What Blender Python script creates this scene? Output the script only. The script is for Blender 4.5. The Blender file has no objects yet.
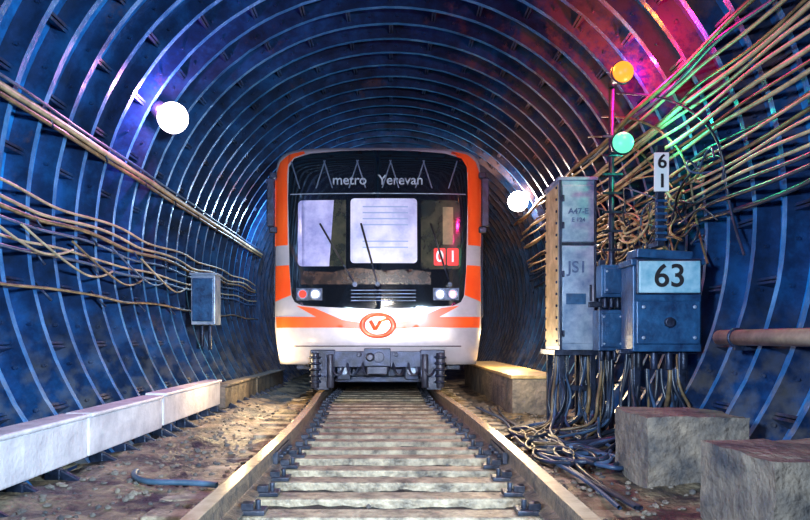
import bpy, bmesh, math, random
from mathutils import Vector, noise, Matrix
random.seed(7)
S = bpy.context.scene
try:
    S.view_settings.view_transform = 'Standard'
except Exception:
    pass
COL = S.collection

# ------------------------------------------------------------ materials
def mat(name, c1, c2=None, rough=0.5, metal=0.0, scale=4.0, bump=0.0, bscale=None, coat=0.0, emit=None, estr=0.0, lo=0.35, hi=0.65):
    m = bpy.data.materials.new(name); m.use_nodes = True
    nt = m.node_tree; b = nt.nodes['Principled BSDF']
    b.inputs['Roughness'].default_value = rough
    b.inputs['Metallic'].default_value = metal
    b.inputs['Base Color'].default_value = (*c1, 1)
    if coat: b.inputs['Coat Weight'].default_value = coat; b.inputs['Coat Roughness'].default_value = 0.08
    tc = nt.nodes.new('ShaderNodeTexCoord')
    if c2 is not None:
        n = nt.nodes.new('ShaderNodeTexNoise'); n.inputs['Scale'].default_value = scale
        n.inputs['Detail'].default_value = 6; n.inputs['Roughness'].default_value = 0.65
        r = nt.nodes.new('ShaderNodeValToRGB')
        r.color_ramp.elements[0].position = lo; r.color_ramp.elements[0].color = (*c1, 1)
        r.color_ramp.elements[1].position = hi; r.color_ramp.elements[1].color = (*c2, 1)
        nt.links.new(tc.outputs['Object'], n.inputs['Vector'])
        nt.links.new(n.outputs['Fac'], r.inputs['Fac'])
        nt.links.new(r.outputs['Color'], b.inputs['Base Color'])
    if bump:
        n2 = nt.nodes.new('ShaderNodeTexNoise'); n2.inputs['Scale'].default_value = bscale or scale*4
        n2.inputs['Detail'].default_value = 8
        bp = nt.nodes.new('ShaderNodeBump'); bp.inputs['Strength'].default_value = bump; bp.inputs['Distance'].default_value = 0.03
        nt.links.new(tc.outputs['Object'], n2.inputs['Vector'])
        nt.links.new(n2.outputs['Fac'], bp.inputs['Height'])
        nt.links.new(bp.outputs['Normal'], b.inputs['Normal'])
    if emit:
        b.inputs['Emission Color'].default_value = (*emit, 1); b.inputs['Emission Strength'].default_value = estr
    return m

def lining_mat(name, cols, rough, dust=.75):
    m = bpy.data.materials.new(name); m.use_nodes = True
    nt = m.node_tree; b = nt.nodes['Principled BSDF']; L = nt.links
    tc = nt.nodes.new('ShaderNodeTexCoord')
    n = nt.nodes.new('ShaderNodeTexNoise'); n.inputs['Scale'].default_value = 2.2; n.inputs['Detail'].default_value = 7; n.inputs['Roughness'].default_value = .7
    L.new(tc.outputs['Object'], n.inputs['Vector'])
    r = nt.nodes.new('ShaderNodeValToRGB')
    e = r.color_ramp.elements
    e[0].position = .33; e[0].color = (*cols[0], 1)
    e[1].position = .66; e[1].color = (*cols[2], 1)
    x = e.new(.49); x.color = (*cols[1], 1)
    L.new(n.outputs['Fac'], r.inputs['Fac'])
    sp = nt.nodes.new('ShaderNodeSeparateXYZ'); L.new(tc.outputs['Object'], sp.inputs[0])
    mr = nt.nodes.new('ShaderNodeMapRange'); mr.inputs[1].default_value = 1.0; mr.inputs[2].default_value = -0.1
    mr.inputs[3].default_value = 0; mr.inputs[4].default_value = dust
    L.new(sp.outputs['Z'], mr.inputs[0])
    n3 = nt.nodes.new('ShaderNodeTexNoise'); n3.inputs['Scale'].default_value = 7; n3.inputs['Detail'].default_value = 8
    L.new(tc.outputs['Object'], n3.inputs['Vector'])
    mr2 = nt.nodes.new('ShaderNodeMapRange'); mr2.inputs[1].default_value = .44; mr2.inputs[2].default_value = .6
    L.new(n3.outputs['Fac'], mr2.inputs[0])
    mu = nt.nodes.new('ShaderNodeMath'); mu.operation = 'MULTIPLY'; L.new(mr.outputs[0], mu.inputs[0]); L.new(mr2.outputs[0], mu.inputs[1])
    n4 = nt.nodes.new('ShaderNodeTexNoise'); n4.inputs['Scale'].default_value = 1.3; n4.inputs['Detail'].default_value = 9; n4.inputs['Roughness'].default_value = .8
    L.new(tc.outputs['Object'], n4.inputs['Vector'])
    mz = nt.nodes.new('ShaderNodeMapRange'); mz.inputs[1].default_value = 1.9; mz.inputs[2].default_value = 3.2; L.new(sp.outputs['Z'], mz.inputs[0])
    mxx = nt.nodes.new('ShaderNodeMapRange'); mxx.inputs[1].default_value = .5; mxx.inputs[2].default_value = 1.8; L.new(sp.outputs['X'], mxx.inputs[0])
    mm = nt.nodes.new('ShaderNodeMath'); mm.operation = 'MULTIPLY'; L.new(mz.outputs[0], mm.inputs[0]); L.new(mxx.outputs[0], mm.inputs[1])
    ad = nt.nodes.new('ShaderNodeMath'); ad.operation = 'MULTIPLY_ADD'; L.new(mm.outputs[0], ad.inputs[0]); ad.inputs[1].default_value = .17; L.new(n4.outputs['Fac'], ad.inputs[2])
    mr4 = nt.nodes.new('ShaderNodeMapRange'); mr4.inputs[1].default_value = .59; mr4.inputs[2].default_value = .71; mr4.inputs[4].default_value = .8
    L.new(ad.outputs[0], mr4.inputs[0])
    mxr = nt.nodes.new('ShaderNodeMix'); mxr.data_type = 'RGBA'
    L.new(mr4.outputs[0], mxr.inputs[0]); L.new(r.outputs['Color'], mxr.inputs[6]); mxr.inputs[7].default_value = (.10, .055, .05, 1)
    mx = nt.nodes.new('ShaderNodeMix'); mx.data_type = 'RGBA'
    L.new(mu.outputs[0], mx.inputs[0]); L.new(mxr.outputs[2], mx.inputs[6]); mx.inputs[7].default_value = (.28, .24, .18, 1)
    L.new(mx.outputs[2], b.inputs['Base Color'])
    b.inputs['Roughness'].default_value = rough
    b.inputs['Metallic'].default_value = .2
    bp = nt.nodes.new('ShaderNodeBump'); bp.inputs['Strength'].default_value = .35; bp.inputs['Distance'].default_value = .03
    L.new(n3.outputs['Fac'], bp.inputs['Height']); L.new(bp.outputs['Normal'], b.inputs['Normal'])
    return m

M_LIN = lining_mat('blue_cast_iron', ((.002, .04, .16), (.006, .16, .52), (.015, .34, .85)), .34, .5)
M_FLG = lining_mat('flange_side_dark', ((.001, .006, .022), (.003, .02, .075), (.006, .06, .19)), .45, .35)  # rib shade put into a darker copy of the lining blue
M_EDGE = lining_mat('flange_edge_pale', ((.008, .055, .17), (.02, .15, .40), (.10, .32, .66)), .28, .6)  # paler, smoother blue on the inner rib edges
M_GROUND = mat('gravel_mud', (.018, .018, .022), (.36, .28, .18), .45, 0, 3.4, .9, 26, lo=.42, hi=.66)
M_PIT = mat('track_bed_dark_mud', (.003, .003, .006), (.02, .018, .02), .5, 0, 5, .8, 24)  # near-black mud, the darkness of the sleeper gaps is in its colour
M_WOOD = mat('sleeper_wood', (.08, .065, .055), (.46, .38, .28), .45, 0, 9, .6, 34, lo=.34, hi=.64)
M_RAILTOP = mat('rail_steel', (.60, .45, .28), (.90, .74, .50), .25, .5, 9, .05)
M_RAILSIDE = mat('rail_rust', (.05, .055, .075), (.32, .24, .17), .38, .35, 12, .3)
M_CLIP = mat('fastening_steel', (.01, .018, .04), (.07, .08, .12), .4, .5, 10, .2)
M_CONC = mat('concrete', (.05, .055, .07), (.30, .25, .20), .75, 0, 4, .9, 22, lo=.35, hi=.7)
M_BEAM = mat('painted_concrete', (.52, .49, .56), (.80, .76, .82), .5, 0, 4, .3, 30)
M_DARK = mat('dark_steel', (.005, .009, .02), (.03, .045, .10), .4, .5, 8, .2)
M_BLUEBOX = mat('blue_box_paint', (.006, .028, .09), (.02, .10, .25), .38, .2, 7, .2)
M_GREY = mat('grey_blue_paint', (.09, .16, .30), (.36, .44, .58), .35, .2, 5, .1)
M_STEN = mat('faded_stencil', (.03, .06, .16), (.08, .12, .26), .4, 0, 20)
M_WARMLIT = mat('warm_lit_cream', (.35, .25, .11), (.70, .54, .28), .5, .1, 8, .1)  # warm light painted as cream on the cabinet side and platform top
M_PIPE = mat('pipe_grey_tan', (.20, .18, .15), (.42, .37, .30), .5, .1, 8, .1)
M_PLATE = mat('plate_blue', (.13, .34, .48), (.36, .56, .68), .45, 0, 7)
M_WHITE = mat('white_enamel', (.7, .74, .78), None, .4)
M_INK = mat('black_ink', (.01, .01, .015), None, .5)
M_CABB = mat('cable_brown', (.045, .035, .025), (.26, .18, .09), .4, 0, 5)
M_CABY = mat('cable_pale', (.22, .18, .12), (.52, .43, .28), .4, 0, 5)
M_CABK = mat('cable_black', (.005, .009, .02), (.025, .04, .08), .35, 0, 5)
M_CABBL = mat('cable_blue', (.015, .04, .10), (.06, .12, .24), .4, 0, 5)
M_HOSE = mat('blue_hose', (.02, .06, .11), (.07, .13, .22), .4, 0, 8)

M_SIL = mat('train_silver', (.36, .36, .43), (.50, .49, .56), .3, .2, 3, 0, coat=.4)
M_ORG = mat('train_orange', (.80, .075, .012), (.88, .11, .018), .3, 0, 3, 0, coat=.3)
M_BLK = mat('train_black_gloss', (.004, .006, .010), None, .05, 0, coat=1)
M_GL1 = mat('pane_reflection_lilac', (.20, .22, .48), (.52, .52, .80), .2, 0, 2.5, 0, coat=1)  # lilac reflection painted into an opaque left pane
M_GL2 = mat('door_reflection_white', (.32, .36, .60), (.66, .68, .88), .2, 0, 2, 0, coat=1)  # opaque door pane, its bright reflection is painted in the colour
M_GL2B = mat('door_pane_stripe', (.18, .26, .46), None, .3)  # stripes across the painted door pane
M_GL3 = mat('cab_glass_dark', (.008, .015, .018), (.06, .06, .04), .06, 0, 3, 0, coat=1)
M_BRN = mat('reflection_brown', (.006, .006, .008), (.07, .04, .03), .2, 0, 9, 0, coat=1)  # brown windscreen reflection, painted onto the black mask
M_RED = mat('number_red', (.6, .015, .015), None, .4, emit=(1, .03, .02), estr=.4)
M_REDL = mat('tail_red', (.8, .02, .01), None, .2, emit=(1, .04, .02), estr=1.2)
M_WHL = mat('head_lens', (.8, .8, .85), None, .1, emit=(1, .95, .95), estr=.8)
M_TXT = mat('panel_text', (.15, .20, .28), None, .4)
M_RIBREFL = mat('panel_line', (.05, .08, .14), None, .4)

# ------------------------------------------------------------ builder
class B:
    def __init__(s): s.bm = bmesh.new(); s.mats = []
    def mi(s, m):
        if m not in s.mats: s.mats.append(m)
        return s.mats.index(m)
    def box(s, a, b, m, rot=None, piv=None):
        x0, y0, z0 = a; x1, y1, z1 = b
        vs = [Vector(v) for v in ((x0,y0,z0),(x1,y0,z0),(x1,y1,z0),(x0,y1,z0),(x0,y0,z1),(x1,y0,z1),(x1,y1,z1),(x0,y1,z1))]
        if rot is not None:
            p = Vector(piv) if piv else (vs[0]+vs[6])/2
            vs = [rot @ (v-p) + p for v in vs]
        vs = [s.bm.verts.new(v) for v in vs]
        k = s.mi(m)
        for f in ((0,3,2,1),(4,5,6,7),(0,1,5,4),(1,2,6,5),(2,3,7,6),(3,0,4,7)):
            s.bm.faces.new([vs[i] for i in f]).material_index = k
    def cyl(s, p0, p1, r, m, n=14, r2=None, smooth=True):
        p0 = Vector(p0); p1 = Vector(p1); d = (p1-p0).normalized()
        u = d.orthogonal().normalized(); v = d.cross(u); r2 = r if r2 is None else r2
        A = []; C = []
        for i in range(n):
            a = 2*math.pi*i/n; o = u*math.cos(a)+v*math.sin(a)
            A.append(s.bm.verts.new(p0+o*r)); C.append(s.bm.verts.new(p1+o*r2))
        k = s.mi(m)
        for i in range(n):
            j = (i+1) % n
            f = s.bm.faces.new((A[i], A[j], C[j], C[i])); f.material_index = k; f.smooth = smooth
        s.bm.faces.new(A[::-1]).material_index = k; s.bm.faces.new(C).material_index = k
    def sphere(s, c, r, m, sc=(1,1,1)):
        k = s.mi(m)
        res = bmesh.ops.create_uvsphere(s.bm, u_segments=20, v_segments=12, radius=r)
        vs = set(res['verts'])
        for v in vs: v.co = Vector((v.co.x*sc[0], v.co.y*sc[1], v.co.z*sc[2])) + Vector(c)
        for f in s.bm.faces:
            if f.verts[0] in vs: f.material_index = k; f.smooth = True
    def torus(s, c, R, r, m, axis='Y', sx=1, sz=1, n=28, k=8):
        kk = s.mi(m); rings = []
        for i in range(n):
            a = 2*math.pi*i/n; ring = []
            for j in range(k):
                b = 2*math.pi*j/k
                rr = R + r*math.cos(b); h = r*math.sin(b)
                if axis == 'Y': p = Vector((rr*math.cos(a)*sx, h, rr*math.sin(a)*sz))
                elif axis == 'X': p = Vector((h, rr*math.cos(a), rr*math.sin(a)))
                else: p = Vector((rr*math.cos(a), rr*math.sin(a), h))
                ring.append(s.bm.verts.new(p+Vector(c)))
            rings.append(ring)
        for i in range(n):
            for j in range(k):
                f = s.bm.faces.new((rings[i][j], rings[(i+1)%n][j], rings[(i+1)%n][(j+1)%k], rings[i][(j+1)%k]))
                f.material_index = kk; f.smooth = True
    def done(s, name, parent=None, bevel=0, loc=None):
        bmesh.ops.recalc_face_normals(s.bm, faces=s.bm.faces)
        me = bpy.data.meshes.new(name); s.bm.to_mesh(me); s.bm.free()
        for m in s.mats: me.materials.append(m)
        o = bpy.data.objects.new(name, me); COL.objects.link(o)
        if loc: o.location = loc
        if parent: o.parent = parent
        if bevel:
            md = o.modifiers.new('bevel', 'BEVEL'); md.width = bevel; md.segments = 2; md.limit_method = 'ANGLE'; md.angle_limit = math.radians(50)
        return o

def empty(name, loc=(0,0,0)):
    o = bpy.data.objects.new(name, None); COL.objects.link(o); o.location = loc; o.empty_display_size = .1
    return o

def cables(name, paths, m, parent=None):
    cu = bpy.data.curves.new(name, 'CURVE'); cu.dimensions = '3D'; cu.bevel_depth = 1.0; cu.bevel_resolution = 2; cu.resolution_u = 5
    mats = m if isinstance(m, list) else [m]
    for q in mats: cu.materials.append(q)
    for item in paths:
        pts, r = item[0], item[1]; mi = item[2] if len(item) > 2 else 0
        sp = cu.splines.new('NURBS'); sp.points.add(len(pts)-1)
        for i, p in enumerate(pts):
            sp.points[i].co = (p[0], p[1], p[2], 1); sp.points[i].radius = r
        sp.order_u = min(4, len(pts)); sp.use_endpoint_u = True; sp.material_index = mi
    o = bpy.data.objects.new(name, cu); COL.objects.link(o)
    if parent: o.parent = parent
    return o

def text(name, body, size, loc, m, parent=None, rot=(math.pi/2,0,0), extr=.003):
    cu = bpy.data.curves.new(name, 'FONT'); cu.body = body; cu.size = size; cu.align_x = 'CENTER'; cu.align_y = 'CENTER'; cu.extrude = extr; cu.offset = size*.012
    cu.materials.append(m)
    o = bpy.data.objects.new(name, cu); COL.objects.link(o); o.location = loc; o.rotation_euler = rot
    if parent: o.parent = parent
    return o

# ------------------------------------------------------------ tunnel lining
ZC = 1.6; RI = 2.70; RO = 2.88
def cyl_pt(r, th, y):
    a = math.radians(th); return (r*math.cos(a), y, ZC+r*math.sin(a))
Y0, Y1, STEP = -2.0, 30.0, .4
def lining(name, a0, a1):
    b = B(); k = b.mi(M_LIN); kf = b.mi(M_FLG); ke = b.mi(M_EDGE); bm = b.bm
    na = int((a1-a0)/3)
    angs = [a0+(a1-a0)*i/na for i in range(na+1)]
    ys = [Y0+STEP*i for i in range(int((Y1-Y0)/STEP)+1)]
    g = [[bm.verts.new(cyl_pt(RO, a, y)) for a in angs] for y in ys]
    for i in range(len(ys)-1):
        for j in range(na):
            f = bm.faces.new((g[i][j], g[i][j+1], g[i+1][j+1], g[i+1][j])); f.material_index = k; f.smooth = True
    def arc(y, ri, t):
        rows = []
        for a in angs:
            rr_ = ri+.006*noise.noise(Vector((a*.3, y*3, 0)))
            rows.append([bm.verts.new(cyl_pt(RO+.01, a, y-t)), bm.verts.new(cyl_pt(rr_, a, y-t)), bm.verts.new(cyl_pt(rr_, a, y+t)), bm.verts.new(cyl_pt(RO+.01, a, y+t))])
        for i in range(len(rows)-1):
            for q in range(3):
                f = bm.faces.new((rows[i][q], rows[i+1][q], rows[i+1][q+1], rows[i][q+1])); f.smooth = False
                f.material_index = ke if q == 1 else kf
    for idx, y in enumerate(ys):
        arc(y-.018, RI, .0145); arc(y+.018, RI+.004, .0145)
        off = 10 if idx % 2 else 0
        for s in range(-3, 13):
            th = s*20+off
            if th < a0 or th > a1: continue
            for dt in (-.3, .3):
                w = .2
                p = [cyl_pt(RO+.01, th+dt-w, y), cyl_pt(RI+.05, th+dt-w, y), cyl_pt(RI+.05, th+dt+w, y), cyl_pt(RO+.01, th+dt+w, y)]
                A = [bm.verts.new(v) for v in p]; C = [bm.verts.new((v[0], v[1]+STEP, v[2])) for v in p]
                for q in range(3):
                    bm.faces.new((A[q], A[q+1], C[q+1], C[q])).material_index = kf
        if 1.5 < y < 13:
            th = a0+2.5
            while th < a1:
                for q in (-1, 1):
                    p = Vector(cyl_pt(RI+.075, th, y+q*.03)); b.cyl(p, p+Vector((0, q*.03, 0)), .013, M_FLG, 6, smooth=False)
                th += 6.67
    return b.done(name)
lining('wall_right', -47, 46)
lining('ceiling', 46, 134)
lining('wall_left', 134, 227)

def cx(y): return -0.16*max(0, (y-4)/5.2)**2 if y < 9.2 else -0.16
# ------------------------------------------------------------ floor
def gz(x, y):
    base = -.17
    d = abs(x-cx(y))
    if d < .95: base = -.205
    n = noise.fractal(Vector((x*2.2, y*2.2, 0)), 1, 2, 4)*(.045 if d > .95 else .018) + noise.noise(Vector((x*14, y*14, 3)))*.014
    if d > 1.3: n += .03*min(1, (d-1.3)/.4)
    return base+n
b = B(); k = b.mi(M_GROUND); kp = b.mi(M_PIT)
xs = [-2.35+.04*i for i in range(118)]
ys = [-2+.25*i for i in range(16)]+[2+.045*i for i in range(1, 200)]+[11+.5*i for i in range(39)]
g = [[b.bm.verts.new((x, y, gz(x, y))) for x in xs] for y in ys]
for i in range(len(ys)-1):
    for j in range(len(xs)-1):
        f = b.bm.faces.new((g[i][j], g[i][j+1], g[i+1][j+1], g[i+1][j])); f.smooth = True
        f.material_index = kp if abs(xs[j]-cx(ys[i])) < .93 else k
kk = b.mi(M_CONC)
bs = bmesh.new()
bmesh.ops.create_icosphere(bs, subdivisions=1, radius=1)
ico_v = [v.co.copy() for v in bs.verts]; ico_f = [[v.index for v in f.verts] for f in bs.faces]; bs.free()
for i in range(1100):
    y = random.uniform(2.4, 9); sx = random.choice((-1, 1)); x = sx*random.uniform(.95, 1.95) if random.random() < .9 else random.uniform(-.7, .7)
    r = random.uniform(.006, .024); s3 = (random.uniform(.7, 1.4), random.uniform(.7, 1.4), random.uniform(.5, 1)); z = gz(x, y)+r*.2
    vv = [b.bm.verts.new((x+v.x*r*s3[0], y+v.y*r*s3[1], z+v.z*r*s3[2])) for v in ico_v]
    for f in ico_f: b.bm.faces.new([vv[q] for q in f]).material_index = kk
b.done('floor')

# ------------------------------------------------------------ track
track = empty('railway_track')
b = B(); y = 1.4; pos = []
while y < 13:
    c = cx(y); h = random.uniform(-.008, .006); rz = Matrix.Rotation(random.uniform(-.02, .02), 3, 'Z')
    w = random.uniform(.08, .10)
    b.box((c-1.22+random.uniform(-.06, .06), y-w, -.31), (c+1.22+random.uniform(-.06, .06), y+w, -.155+h), M_WOOD, rz)
    pos.append(y); y += .41
b.done('sleepers', track, bevel=.012)

prof = [(-.0375,0),(.0375,0),(.0375,-.035),(.011,-.05),(.011,-.12),(.07,-.14),(.07,-.152),(-.07,-.152),(-.07,-.14),(-.011,-.12),(-.011,-.05),(-.0375,-.035)]
def rail(side, nm):
    b = B(); kt = b.mi(M_RAILTOP); ks = b.mi(M_RAILSIDE)
    ys = [-1.5+.5*i for i in range(58)]; prev = None
    for y in ys:
        c = cx(y)+side*.785
        row = [b.bm.verts.new((c+px, y, pz)) for px, pz in prof]
        if prev:
            for i in range(len(prof)):
                j = (i+1) % len(prof)
                f = b.bm.faces.new((prev[i], prev[j], row[j], row[i])); f.material_index = kt if i == 0 else ks
        else: b.bm.faces.new(row)
        prev = row
    b.bm.faces.new(prev)
    for y in pos:
        if y < 2: continue
        c = cx(y)+side*.785
        for q in (-1, 1):
            b.box((c+q*.115-.055, y-.06, -.158), (c+q*.115+.055, y+.06, -.135), M_CLIP)
            b.box((c+q*.08-.03, y-.03, -.14), (c+q*.08+.03, y+.03, -.105), M_CLIP)
            b.cyl((c+q*.13, y, -.14), (c+q*.13, y, -.09), .014, M_CLIP, 8)
    for yy in (4.9,):
        c = cx(yy)+side*.785
        for q in (-1, 1):
            b.box((c+q*.028-.016, yy-.3, -.125), (c+q*.028+.016, yy+.3, -.045), M_CLIP)
            for t in (-.2, -.07, .07, .2): b.cyl((c+q*.04, yy+t, -.085), (c+q*.07, yy+t, -.085), .017, M_CLIP, 6)
    return b.done(nm, track, bevel=.004)
rail(-1, 'rail_left'); rail(1, 'rail_right')

# ------------------------------------------------------------ left cable trough
def trough(y0, y1, x0=-2.0, top=.21, m=M_BEAM, brackets=True):
    b = B()
    b.box((x0-.15, y0, top-.29), (x0, y1, top-.03), m)
    b.box((x0-.17, y0+.01, top-.03), (x0+.025, y1-.01, top), m)
    if brackets:
        yy = y0+.2
        while yy < y1:
            b.box((x0-.08, yy-.03, -.24), (x0+.02, yy+.03, top-.29), M_DARK)
            b.box((x0-.02, yy-.02, -.22), (x0+.17, yy+.02, -.12), M_DARK, Matrix.Rotation(.5, 3, 'Y'))
            yy += .42
    return b.done('cable_trough', bevel=.012)
trough(1.5, 4.62); trough(4.64, 6.12); trough(6.16, 8.2, top=.225); trough(8.45, 10.4, top=.15, m=M_CONC); trough(10.5, 13, m=M_CONC, top=.14)

# ------------------------------------------------------------ right concrete
def block(name, a, bb, m=M_CONC, s=1):
    b = B(); b.box(a, bb, m)
    bmesh.ops.subdivide_edges(b.bm, edges=b.bm.edges[:], cuts=11, use_grid_fill=True)
    for v in b.bm.verts:
        n = noise.noise_vector(v.co*5+Vector((s, 0, 0)))*.018 + noise.noise_vector(v.co*17)*.006; v.co += n
    return b.done(name, bevel=0)
block('concrete_step', (1.47, 4.02, -.22), (2.06, 4.6, .25))
block('concrete_step', (1.48, 2.7, -.22), (2.08, 3.34, .22), s=5)
b = B(); b.box((1.37, 7.9, -.2), (1.9, 13, .25), M_CONC); b.box((1.35, 7.88, .25), (1.93, 13, .29), M_WARMLIT)  # top slab carries its warm light as colour
b.done('concrete_platform', bevel=.01)
b = B(); b.cyl((2.42, 1.5, .71), (2.42, 5.15, .71), .055, M_PIPE, 16)
for yy in (2.9, 3.9, 4.9): b.box((2.40, yy-.02, .62), (2.6, yy+.02, .66), M_DARK); b.torus((2.42, yy, .71), .058, .012, M_DARK, 'Y')
b.done('wall_pipe')

# ------------------------------------------------------------ tall equipment cabinet
cab = empty('relay_cabinet', (1.72, 6.7, 0))
b = B()
X0, X1, YF, YB, ZB, ZT = -.165, .18, -.22, .34, .60, 2.17
b.box((X0, YF, ZB), (X1, YB, ZT), M_GREY)
b.box((X0-.012, YF-.015, ZT), (X1+.015, YB+.015, ZT+.03), M_GREY)
b.box((X0-.006, YF+.02, ZB+.03), (X0, YB-.02, ZT-.03), M_WARMLIT)  # cream side panel stands in for the warm-lit face
b.box((X0+.03, YF-.016, ZB+.06), (X1-.025, YF, 1.56), M_GREY)
b.box((X0+.03, YF-.016, 1.6), (X1-.025, YF, ZT-.05), M_GREY)
b.box((X0, YF-.022, ZB), (X0+.022, YF, ZT), M_DARK); b.box((X1-.02, YF-.022, ZB), (X1, YF, ZT), M_DARK)
b.box((X0, YF-.02, 1.565), (X1, YF, 1.595), M_DARK)
b.box((X0+.06, YF-.022, 1.02), (X1-.10, YF-.016, 1.12), M_BLUEBOX)
for z in (.75, 1.3, 1.75, 2.0): b.cyl((X0+.035, YF-.02, z-.03), (X0+.035, YF-.02, z+.03), .012, M_DARK, 8)
b.box((X1-.07, YF-.035, 1.05), (X1-.05, YF-.016, 1.2), M_DARK)
for i in range(14):
    z = ZB+.08+i*.11
    for yy in (YF+.05, YB-.05): b.cyl((X0-.006, yy, z), (X0-.02, yy, z), .013, M_DARK, 8)
for sx in (X0+.03, X1-.03):
    for sy in (YF+.03, YB-.03): b.box((sx-.025, sy-.025, -.2), (sx+.025, sy+.025, ZB), M_DARK)
b.box((X0-.05, YF-.04, ZB-.05), (X1+.05, YB+.02, ZB), M_DARK)
b.box((X0+.03, YF+.02, .22), (X1-.03, YF+.05, .27), M_DARK)
b.done('cabinet_body', cab, .006)
text('cabinet_label', 'A47-E', .075, (.01, YF-.02, 1.88), M_STEN, cab)
text('cabinet_label_line', 'E 124', .055, (.01, YF-.02, 1.80), M_STEN, cab)
text('cabinet_code', 'JS1', .15, (.0, YF-.02, 1.36), M_STEN, cab)

# ------------------------------------------------------------ junction boxes
b = B()
def jbox(x0, x1, y0, y1, z0, z1, m=M_BLUEBOX):
    b.box((x0, y0, z0), (x1, y1, z1), m); b.box((x0+.02, y0-.02, z0+.03), (x1-.02, y0, z1-.03), m)
    for xx in (x0+.04, x1-.04):
        for zz in (z0+.06, z1-.06): b.cyl((xx, y0-.035, zz), (xx, y0-.02, zz), .012, M_GREY, 6)
    for t in (.25, .5, .75): b.cyl((x0+(x1-x0)*t, (y0+y1)/2, z0-.09), (x0+(x1-x0)*t, (y0+y1)/2, z0), .02, M_DARK, 8)
jbox(1.78, 2.0, 6.0, 6.18, .60, .95); jbox(1.81, 2.03, 6.02, 6.18, 1.06, 1.34); jbox(2.05, 2.22, 6.05, 6.2, .70, 1.1)
b.box((1.84, 6.19, -.2), (1.9, 6.22, 1.4), M_DARK); b.box((2.12, 6.2, -.2), (2.18, 6.22, 1.4), M_DARK)
b.box((1.75, 6.18, .98), (2.24, 6.22, 1.03), M_DARK)
b.done('junction_box', bevel=.008)

# ------------------------------------------------------------ equipment box 63
sb = empty('signal_equipment_box', (2.17, 5.5, 0))
b = B()
b.box((-.27, 0, .60), (.27, .28, 1.28), M_BLUEBOX)
b.box((-.29, -.02, 1.28), (.29, .30, 1.33), M_BLUEBOX)
b.box((-.24, -.01, 1.33), (.20, .25, 1.40), M_BLUEBOX, Matrix.Rotation(.06, 3, 'Y'))
b.box((-.25, -.03, .66), (.25, 0, 1.0), M_BLUEBOX)
b.box((-.235, -.045, 1.06), (.245, -.02, 1.31), M_PLATE)
b.box((-.25, -.03, 1.05), (.26, 0, 1.325), M_DARK)
for xx in (-.2, .2):
    for zz in (.71, .95): b.cyl((xx, -.05, zz), (xx, -.03, zz), .017, M_GREY, 6)
b.cyl((0, -.07, .83), (0, -.03, .83), .04, M_DARK, 12)
for xx in (-.18, -.06, .06, .18): b.cyl((xx, .12, .45), (xx, .12, .60), .03, M_DARK, 10)
for xx in (-.2, .16): b.box((xx-.03, .1, -.2), (xx+.03, .16, .6), M_DARK)
b.box((-.34, .1, .58), (.28, .2, .62), M_DARK)
b.done('box_body', sb, .01)
text('plate_number', '63', .25, (0, -.05, 1.185), M_INK, sb)

np_ = empty('marker_post', (2.09, 5.42, 0))
b = B()
b.box((-.03, 0, 1.42), (.03, .05, 2.2), M_DARK)
b.box((-.03, .05, 1.42), (.03, .2, 1.46), M_DARK)
for i in range(7): b.box((-.045, -.012, 1.46+i*.05), (.045, .0, 1.48+i*.05), M_BLUEBOX)
b.box((-.056, -.02, 1.84), (.056, 0, 2.14), M_WHITE)
b.done('post', np_, .003)
text('digit_six', '6', .15, (0, -.026, 2.065), M_INK, np_)
text('digit_one', '1', .15, (0, -.026, 1.915), M_INK, np_)

# ------------------------------------------------------------ signals
def light(name, loc, col, e, r=.03, kind='POINT', parent=None):
    l = bpy.data.lights.new(name, kind); l.color = col; l.energy = e; l.shadow_soft_size = r
    o = bpy.data.objects.new(name, l); COL.objects.link(o); o.location = loc
    return o
def signal(z, base, emitc, s):
    sg = empty('signal_lamp', (1.985, 6.0, z))
    m = mat('lens_'+str(round(z)), base, None, .4, emit=emitc, estr=s)
    b = B()
    b.cyl((0, .03, 0), (0, .16, 0), .09, M_DARK, 20, r2=.05)
    b.cyl((0, .03, 0), (0, -.01, 0), .098, M_DARK, 24)
    b.sphere((0, -.012, 0), .09, m, (1, .8, 1))
    b.box((-.02, .14, -.02), (.02, .205, .02), M_DARK)
    b.done('lamp_head', sg)
signal(2.985, (.15, .03, .0), (1, .34, .03), 1.6)
signal(2.38, (.0, .12, .06), (.16, 1, .55), 1.3)
b = B(); b.cyl((1.99, 6.32, -.2), (1.99, 6.32, 3.0), .025, M_DARK, 12)
for z in (2.985, 2.38): b.box((1.96, 6.21, z-.02), (2.02, 6.32, z+.02), M_DARK)
for i in range(14): b.box((1.9, 6.28, .3+i*.17), (2.08, 6.295, .32+i*.17), M_DARK)
b.done('signal_mast')
light('red_signal_light', (2.16, 6.25, 3.06), (1, .01, .20), 80)
light('red_signal_light', (2.12, 5.3, 3.04), (1, .01, .20), 35)
light('orange_signal_light', (1.80, 6.12, 3.12), (1, .20, .02), 30)
light('green_signal_light', (2.25, 6.0, 2.42), (.03, 1, .45), 26)

def tunnel_lamp(loc, th, emitc, s, lc, le, R=.15):
    t = empty('tunnel_lamp', loc)
    a = math.radians(th); o = Vector((math.cos(a), 0, math.sin(a)))
    m = mat('globe', (1,1,1), None, .2, emit=emitc, estr=s)
    b = B(); b.sphere((0,0,0), R, m)
    b.cyl(o*(R-.03), o*(R+.05), .09, M_DARK, 18); b.cyl(o*(R+.05), o*(R+.11), .025, M_DARK, 10)
    b.done('lamp_fitting', t)
    p = Vector(loc) + o*.05
    light('tunnel_lamp_light', p+Vector((0, -.24, 0)), lc, le)
tunnel_lamp((-2.15, 6.9, 2.88), 150, (1, .80, .95), 12, (1, .30, .72), 110)
tunnel_lamp((2.14, 11.8, 3.02), 33, (1, .93, .85), 25, (1, .8, .65), 190, .17)

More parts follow.
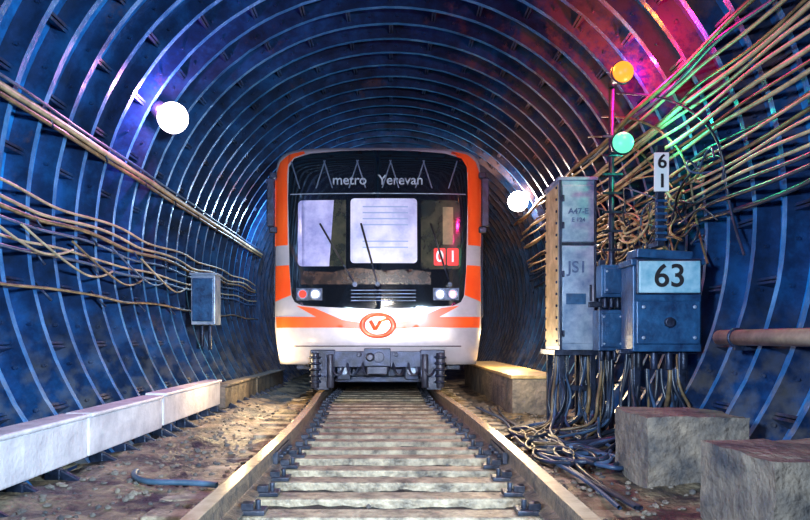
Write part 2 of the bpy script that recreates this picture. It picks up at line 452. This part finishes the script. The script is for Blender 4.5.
# ------------------------------------------------------------ wall box on left
b = B()
b.box((-2.50, 8.75, .88), (-2.2, 9.05, 1.50), M_GREY); b.box((-2.48, 8.725, .92), (-2.22, 8.75, 1.46), M_BLUEBOX)
b.box((-2.52, 8.73, 1.50), (-2.18, 9.07, 1.53), M_GREY)
b.cyl((-2.3, 8.9, .56), (-2.3, 8.9, .88), .025, M_DARK, 8); b.cyl((-2.4, 8.9, .6), (-2.4, 8.9, .88), .025, M_DARK, 8)
b.done('wall_junction_box', bevel=.01)

# ------------------------------------------------------------ cables
def wavy(th, y0, y1, amp, ph, rad=2.66, step=.35, drift=0):
    pts = []; y = y0
    while y <= y1:
        t = th + amp*abs(math.sin(y*1.57+ph*.2))*-1 + amp*.5*noise.noise(Vector((y*.9, ph, 2))) + drift*(y-y0)
        pts.append(cyl_pt(rad+.015*math.sin(y*3+ph), t, y)); y += step
    return pts
P = []
for i, (th, m_, r) in enumerate([(163.5, 1, .026), (164.6, 0, .018), (162.3, 2, .012), (177, 1, .012), (179, 1, .014), (180.3, 0, .018), (182, 2, .012), (184.5, 1, .011), (186, 2, .014), (192, 0, .012)]):
    P.append((wavy(th, 1.5, 14, .2 if th < 170 else 1.0, i*1.1), r, m_))
for i in range(5):
    y = 4.2+i*.8; th = 180+random.uniform(-1, 3)
    P.append(([cyl_pt(2.64, th, y), cyl_pt(2.6, th+3, y+.3), cyl_pt(2.58, th+6, y+.7), cyl_pt(2.6, th+7, y+1.1), cyl_pt(2.64, th+4, y+1.6)], .010, random.choice((0, 1, 1, 2))))
cables('left_wall_cables', P, [M_CABB, M_CABY, M_CABBL])
b = B()
for yy in [2.25+1.0*i for i in range(10)]:
    for th in (163.5, 180, 186, 192):
        p = Vector(cyl_pt(2.72, th-2, yy)); q = Vector(cyl_pt(2.62, th+1.5, yy)); b.cyl(p, q, .010, M_DARK, 6)
b.done('cable_hooks')

P = []
for i in range(19):
    th = 3+i*1.45; r = random.uniform(.010, .021)
    P.append((wavy(th, 1.8, 13, random.uniform(.4, 1.5), i*2.3, rad=random.uniform(2.58, 2.67), drift=random.uniform(-.2, .2)), r, random.choice((0, 0, 1, 1, 2, 3))))
for i in range(48):
    y = random.uniform(5.4, 8.4); th = random.uniform(-3, 12); pts = []
    for k_ in range(7):
        pts.append(cyl_pt(random.uniform(2.4, 2.65), th, y)); y += random.uniform(-.2, .5); th += random.uniform(-5, 4.8)
    P.append((pts, random.uniform(.006, .013), random.choice((0, 0, 0, 1, 1, 2, 3, 3))))
for i in range(3):
    y = 4.6+i*.6
    P.append(([cyl_pt(2.66, 34-i, y+2.2), cyl_pt(2.64, 28, y+1.5), cyl_pt(2.6, 20, y+.9), cyl_pt(2.6, 11, y+.7), cyl_pt(2.64, 3, y+.9), cyl_pt(2.64, -6, y+.6)], .010, random.choice((0, 3))))
cables('right_wall_cables', P, [M_CABB, M_CABY, M_CABBL, M_CABK])

P = []
for i in range(64):
    g0 = random.choice(((1.6, 6.55, .58), (1.85, 6.6, .58), (1.9, 6.1, .52), (2.13, 6.12, .62), (2.0, 5.62, .46), (2.2, 5.62, .46), (2.3, 5.62, .46)))
    x, y, z = g0; x += random.uniform(-.07, .07)
    ex = x-random.uniform(.0, .65); ey = y-random.uniform(-.2, 1.0); ex = max(ex, 1.12)
    P.append(([(x, y, z), (x, y, z-.2), (x+random.uniform(-.18, .1), y-random.uniform(0, .2), .18), (x-.05, y-.1, -.05), ((x+ex)/2+random.uniform(-.1, .1), (y+ey)/2, -.10), (ex, ey, -.12), (ex+random.uniform(-.3, .2), ey-.3, -.13)], random.uniform(.009, .018), random.choice((0, 0, 0, 0, 1, 2))))
for i in range(14):
    x = random.uniform(1.1, 1.5); y = random.uniform(4.6, 6.2); pts = []
    for k_ in range(9):
        a = k_*.8+i; pts.append((x+.18*math.cos(a)*(.6+.05*k_), y+.33*math.sin(a), -.12+.012*(k_ % 3)))
    P.append((pts, random.uniform(.010, .017), random.choice((0, 0, 0, 1, 2))))
for i in range(4):
    x = 1.08+i*.05
    P.append(([(x+.06*math.sin(yy*2+i), yy, -.12) for yy in [3.4+.5*q for q in range(11)]], .012, random.choice((0, 0, 1))))
cables('ground_cable_bundle', P, [M_CABK, M_CABBL, M_CABB])
cables('drain_hose', [([(-1.58, 4.35, -.12), (-1.56, 4.2, -.11), (-1.45, 4.02, -.12), (-1.3, 4.0, -.12), (-1.12, 4.05, -.13), (-1.0, 4.02, -.14)], .018)], M_HOSE)

# ------------------------------------------------------------ TRAIN
TX = -.175; TY = 9.2
tr = empty('metro_train', (TX, TY, 0))
HW = 1.385
def ztop(x):
    u = min(1, abs(x)/HW); return 2.88+.41*max(0, 1-u**6)**.25
def fy(x, z):
    t = min(1, abs(x)/HW)
    y = .08*t*t + .14*t**12
    if z > 1.15: y += .10*((z-1.15)/2)
    q = max(0, (z-2.9)/(.38)); y += .16*min(1.2, q)**3
    if z < .7: y += .10*((.7-z)/.34)**2
    return y
def taper(z): return 1-.04*max(0, (.85-z)/.49)
b = B(); ks = b.mi(M_SIL); bm = b.bm
NU, NV = 48, 48
us = [math.sin(math.pi/2*(-1+2*i/NU)) for i in range(NU+1)]
grid = []
for u in us:
    x = HW*u; col = []
    for j in range(NV+1):
        z = .36+(ztop(x)-.36)*j/NV
        col.append(bm.verts.new((x*taper(z), fy(x, z), z)))
    grid.append(col)
for i in range(NU):
    for j in range(NV):
        f = bm.faces.new((grid[i][j], grid[i+1][j], grid[i+1][j+1], grid[i][j+1])); f.smooth = True; f.material_index = ks
loop = [grid[0][j] for j in range(NV+1)]+[grid[i][NV] for i in range(1, NU+1)]+[grid[NU][j] for j in range(NV-1, -1, -1)]+[grid[i][0] for i in range(NU-1, 0, -1)]
n = len(loop); back = [bm.verts.new((v.co.x, 18.5, v.co.z)) for v in loop]
for i in range(n):
    j = (i+1) % n; f = bm.faces.new((loop[i], loop[j], back[j], back[i])); f.material_index = ks
bm.faces.new(back).material_index = ks
b.done('body_shell', tr)

def drape(name, poly, m, off=.006):
    bm = bmesh.new()
    vs = [bm.verts.new((x, 0, z)) for x, z in poly]
    f = bm.faces.new(vs); bmesh.ops.triangulate(bm, faces=[f])
    xs_ = [p[0] for p in poly]; zs_ = [p[1] for p in poly]
    def cuts(a, c, st):
        k_ = math.floor(a/st)+1
        while k_*st < c: yield k_*st; k_ += 1
    for x in cuts(min(xs_), max(xs_), .05 if max(xs_)-min(xs_) > .3 else .02): bmesh.ops.bisect_plane(bm, geom=bm.verts[:]+bm.edges[:]+bm.faces[:], plane_co=(x,0,0), plane_no=(1,0,0))
    for z in cuts(min(zs_), max(zs_), .06): bmesh.ops.bisect_plane(bm, geom=bm.verts[:]+bm.edges[:]+bm.faces[:], plane_co=(0,0,z), plane_no=(0,0,1))
    for v in bm.verts:
        v.co.y = fy(v.co.x/taper(v.co.z), v.co.z)-off
    for f in bm.faces: f.smooth = True
    bmesh.ops.recalc_face_normals(bm, faces=bm.faces)
    me = bpy.data.meshes.new(name); bm.to_mesh(me); bm.free(); me.materials.append(m)
    o = bpy.data.objects.new(name, me); COL.objects.link(o); o.parent = tr
    return o
def rr(x0, z0, x1, z1, r, n=5):
    pts = []
    for cx_, cz_, a0 in ((x1-r, z1-r, 0), (x0+r, z1-r, 90), (x0+r, z0+r, 180), (x1-r, z0+r, 270)):
        for i in range(n+1):
            a = math.radians(a0+90*i/n); pts.append((cx_+r*math.cos(a), cz_+r*math.sin(a)))
    return pts
pts = [(-1.17, 1.6), (-1.14, 1.27), (-1.10, 1.19), (-1.0, 1.14), (-.5, 1.11), (0, 1.09), (.5, 1.11), (1.0, 1.14), (1.10, 1.19), (1.14, 1.27), (1.17, 1.6), (1.20, 2.6), (1.19, 3.0), (1.12, 3.12), (.9, 3.19), (.45, 3.23), (0, 3.24), (-.45, 3.23), (-.9, 3.19), (-1.12, 3.12), (-1.19, 3.0), (-1.20, 2.6)]
drape('windshield_mask', pts, M_BLK, .008)
drape('window_left', rr(-1.06, 1.66, -.42, 2.54, .06), M_GL1, .016)
drape('window_left_shade', [(-.64, 1.66), (-.42, 1.66), (-.42, 2.54), (-.58, 2.54)], M_GL3, .02)
drape('window_door', rr(-.36, 1.70, .52, 2.56, .05), M_GL2, .016)
for i, z in enumerate((2.2, 2.28, 2.36, 2.44, 1.98, 1.9)): drape('door_pane_line', [(-.2, z), (.4, z), (.4, z+.016), (-.2, z+.016)], M_GL2B, .021)
drape('windscreen_reflection', [(-1.02, 1.42), (.7, 1.42), (.7, 1.58), (.4, 1.62), (.1, 1.6), (-.3, 1.64), (-.6, 1.58), (-1.02, 1.6)], M_BRN, .014)
drape('window_right', rr(.57, 1.62, 1.09, 2.54, .06), M_GL3, .016)
drape('cab_partition', [(.86, 1.95), (1.0, 1.95), (1.0, 2.45), (.86, 2.45)], mat('cab_wall', (.06, .09, .05), (.2, .2, .10), .3, 0, 4), .02)
drape('mask_divider', [(-1.17, 2.62), (1.17, 2.62), (1.17, 2.633), (-1.17, 2.633)], M_TXT, .016)
drape('route_number_panel_a', rr(.74, 1.67, .895, 1.90, .02), M_RED, .024)
drape('route_number_panel_b', rr(.915, 1.67, 1.07, 1.90, .02), M_RED, .024)
text('route_digit_0', '0', .21, (.818, fy(.82, 1.8)-.03, 1.785), M_WHITE, tr)
text('route_digit_1', '1', .21, (.99, fy(.99, 1.8)-.03, 1.785), M_WHITE, tr)
text('destination_text', 'metro   Yerevan', .18, (.0, fy(.3, 2.83)-.03, 2.80), M_TXT, tr)
for i in range(10):
    x = -1.05+i*.22; s_ = 1 if i % 2 else -1
    drape('panel_reflection', [(x, 2.70), (x+.018, 2.70), (x+.018+.12*s_, 3.08), (x+.12*s_, 3.08)], M_RIBREFL, .012)  # rib reflections drawn as slanted lines on the destination panel
for s in (-1, 1):
    e = 1.38
    nm = 'left' if s < 0 else 'right'
    def P_(l): return [(s*a, c) for a, c in l] if s > 0 else [(s*a, c) for a, c in l][::-1]
    drape('livery_side_'+nm, P_([(1.20, 1.95), (e, 1.95), (e, 2.93), (1.32, 3.09), (1.2, 3.19), (1.0, 3.235), (.98, 3.19), (1.12, 3.14), (1.20, 3.04), (1.215, 2.9)]), M_ORG, .007)
    drape('livery_low_'+nm, P_([(1.15, 1.28), (e, 1.2), (e, 1.68), (1.18, 1.68)]), M_ORG, .007)
    drape('livery_stripe_'+nm, P_([(.2, .83), (.5, .85), (1.36, .85), (1.37, .995), (.75, .99), (.25, .92)]), M_ORG, .007)
    drape('livery_chevron_'+nm, P_([(.46, .95), (.74, .95), (1.08, 1.14), (.84, 1.11)]), M_ORG, .009)
    b = B()
    b.box((s*(HW+.002)-.004, .26, 1.95), (s*(HW+.002)+.004, 9.2, 2.85), M_ORG); b.box((s*(HW+.002)-.004, .26, .88), (s*(HW+.002)+.004, 9.2, 1.0), M_ORG)
    for i in range(4): b.box((s*(HW+.006)-.004, 1.2+i*2, 1.6), (s*(HW+.006)+.004, 2.6+i*2, 2.45), M_GL3)
    b.done('side_panels_'+nm, tr)
    b = B()
    b.box((s*.90-.17, fy(.9, 1.29)-.03, 1.21), (s*.90+.17, fy(.9, 1.29)+.02, 1.37), M_DARK)
    y = fy(.9, 1.29)-.035
    b.cyl((s*.82, y-.02, 1.29), (s*.82, y+.02, 1.29), .06, M_WHL, 18); b.torus((s*.82, y-.02, 1.29), .062, .01, M_GREY)
    b.cyl((s*.985, y-.02, 1.29), (s*.985, y+.02, 1.29), .055, M_REDL, 18); b.torus((s*.985, y-.02, 1.29), .058, .01, M_GREY)
    b.done('headlight_'+nm, tr)
    b = B()
    b.box((s*1.435-.05, .12, 2.2), (s*1.435+.05, .2, 2.85), M_DARK)
    b.box((s*1.40-.05, .14, 2.85), (s*1.40+.05, .2, 2.93), M_DARK); b.box((s*1.40-.05, .14, 2.12), (s*1.40+.05, .2, 2.2), M_DARK)
    b.cyl((s*1.41, .3, 1.0), (s*1.41, .3, 2.1), .015, M_DARK, 8)
    for z in (1.0, 1.55, 2.1): b.cyl((s*1.36, .3, z), (s*1.41, .3, z), .014, M_DARK, 8)
    b.done('mirror_'+nm, tr, .03)
for x0, x1 in ((-.3, -.72), (.0, -.2), (.95, .72)):
    b = B(); p0 = Vector((x0, fy(x0, 1.5)-.04, 1.42)); p1 = Vector((x1, fy(x1, 2.3)-.045, 2.15))
    b.cyl(p0, p1, .010, M_DARK, 8); b.cyl(p0+Vector((0, .05, 0)), p0+Vector((0, -.02, 0)), .03, M_DARK, 12)
    q0 = p0.lerp(p1, .35)+Vector((0, -.012, 0)); q1 = p1+(p1-p0)*.1; b.cyl(q0, q1, .014, M_INK, 6); b.done('wiper', tr)
b = B()
for i in range(4): b.box((-.35, fy(0, 1.3)-.016, 1.20+i*.045), (.5, fy(0, 1.3)+.02, 1.212+i*.045), M_DARK)
b.done('grille', tr)
b = B(); y = fy(0, .88)-.02
b.torus((0, y, .88), .17, .032, M_ORG, 'Y', 1.2, .85, 36)
b.cyl((-.10, y, .94), (-.03, y, .82), .026, M_ORG, 8); b.cyl((-.03, y, .82), (.04, y, .94), .026, M_ORG, 8); b.cyl((.04, y, .94), (.17, y, .965), .02, M_ORG, 8)
b.cyl((0, y+.035, .88), (0, y+.012, .88), .15, M_SIL, 24)
b.done('emblem', tr)
b = B()
b.box((-1.1, .0, .60), (1.1, .03, .612), M_DARK)
b.box((-.66, -.02, .33), (.66, .3, .54), M_DARK)
b.done('lower_apron', tr, .01)
b = B()
for s in (-1, 1):
    b.cyl((s*.70, .75, .40), (s*.84, .75, .40), .40, M_DARK, 32); b.cyl((s*.66, .75, .40), (s*.70, .75, .40), .43, M_CLIP, 32)
    b.cyl((s*.84, .75, .4), (s*1.0, .75, .4), .11, M_CLIP, 16)
    b.box((s*1.0-.12, .35, .28), (s*1.0+.12, 2.6, .46), M_DARK)
    b.box((s*.72-.16, -.04, .20), (s*.72+.16, .34, .56), M_DARK)
    b.cyl((s*.62, -.02, .06), (s*.62, -.02, .50), .05, M_CLIP, 12); b.cyl((s*.82, -.04, .06), (s*.82, -.04, .52), .055, M_CLIP, 12)
    for z in (.14, .22, .30, .38, .46): b.torus((s*.82, -.04, z), .065, .016, M_DARK, 'Z')
    b.box((s*.74-.10, -.02, .03), (s*.74+.10, .06, .24), M_CLIP)
    b.box((s*.45-.09, .1, .16), (s*.45+.09, .5, .40), M_DARK)
    b.cyl((s*.45, .08, .28), (s*.45, .1, .28), .06, M_GREY, 14)
b.box((-.95, .35, .30), (.95, .5, .42), M_DARK)
b.box((-.55, .2, .12), (.55, .3, .2), M_DARK)
b.cyl((-.8, .75, .4), (.8, .75, .4), .08, M_DARK, 14)
b.box((-.6, .5, .1), (.6, .9, .3), M_DARK)
b.done('front_bogie', tr, .01)
b = B()
b.cyl((0, .4, .46), (0, -.12, .46), .085, M_DARK, 16); b.box((-.17, -.3, .35), (.17, -.12, .58), M_DARK)
b.cyl((.02, -.32, .47), (.02, -.3, .47), .07, M_CLIP, 18); b.cyl((-.09, -.38, .47), (-.09, -.3, .47), .04, M_CLIP, 14, r2=.06)
b.box((-.13, -.28, .25), (.13, -.14, .35), M_CLIP)
b.cyl((-.24, -.1, .5), (-.24, .2, .5), .03, M_CLIP, 10); b.cyl((.24, -.1, .5), (.24, .2, .5), .03, M_CLIP, 10)
b.done('coupler', tr, .012)
P = []
for i in range(7):
    x = -.6+i*.2
    P.append(([(x, .05, .46), (x, -.08, .30), (x+.08, -.1, .16), (x+.16, -.04, .3), (x+.16, .1, .46)], .016))
cables('brake_hoses', P, M_CABK, tr)

# ------------------------------------------------------------ lights
def area(name, loc, target, col, e, size, spread=180):
    l = bpy.data.lights.new(name, 'AREA'); l.color = col; l.energy = e; l.size = size; l.spread = math.radians(spread)
    o = bpy.data.objects.new(name, l); COL.objects.link(o); o.location = loc
    o.rotation_euler = (Vector(target)-Vector(loc)).to_track_quat('-Z', 'Y').to_euler(); return o
area('left_wall_fill_light', (1.7, -.2, 1.5), (-2.7, 6.6, 1.3), (.55, .80, 1), 150, .35, 68)  # added fill behind the camera to brighten the left wall
area('right_wall_fill_light', (-1.7, -.4, 1.4), (2.6, 5.6, .9), (.60, .80, 1), 70, .35, 62)  # unseen fill behind the camera, added for the right wall
area('track_fill_light', (0, -1.0, 2.4), (0, 6, -.2), (1, .90, .76), 22, .4, 50)  # added overhead fill for the track, out of view
area('train_flash_fill', (-.1, -.6, 1.3), (-.17, 9.2, 1.7), (.95, .94, 1), 20, .3, 26)  # added behind the camera as a flash-like fill on the train
light('trackside_warm_light', (-1.6, 7.3, .45), (1, .72, .34), 30)
light('trackside_warm_light', (-1.6, 9.2, .5), (1, .70, .32), 46)
light('platform_warm_light', (1.7, 9.8, .75), (1, .66, .28), 80)
light('ballast_warm_light', (1.15, 7.4, .6), (1, .78, .46), 30)
light('train_side_light', (-2.0, 12.5, 2.6), (.5, .75, 1), 120)

w = bpy.data.worlds.new('tunnel_dark'); S.world = w; w.use_nodes = True
w.node_tree.nodes['Background'].inputs[0].default_value = (.03, .12, .40, 1); w.node_tree.nodes['Background'].inputs[1].default_value = .3

cd = bpy.data.cameras.new('camera'); c = bpy.data.objects.new('camera', cd); COL.objects.link(c)
c.location = (0, 0, .7); c.rotation_euler = (math.pi/2, 0, 0)
cd.sensor_width = 36; cd.lens = 700/810*36; cd.shift_x = 14/810; cd.shift_y = 79/810; cd.clip_end = 100
S.camera = c
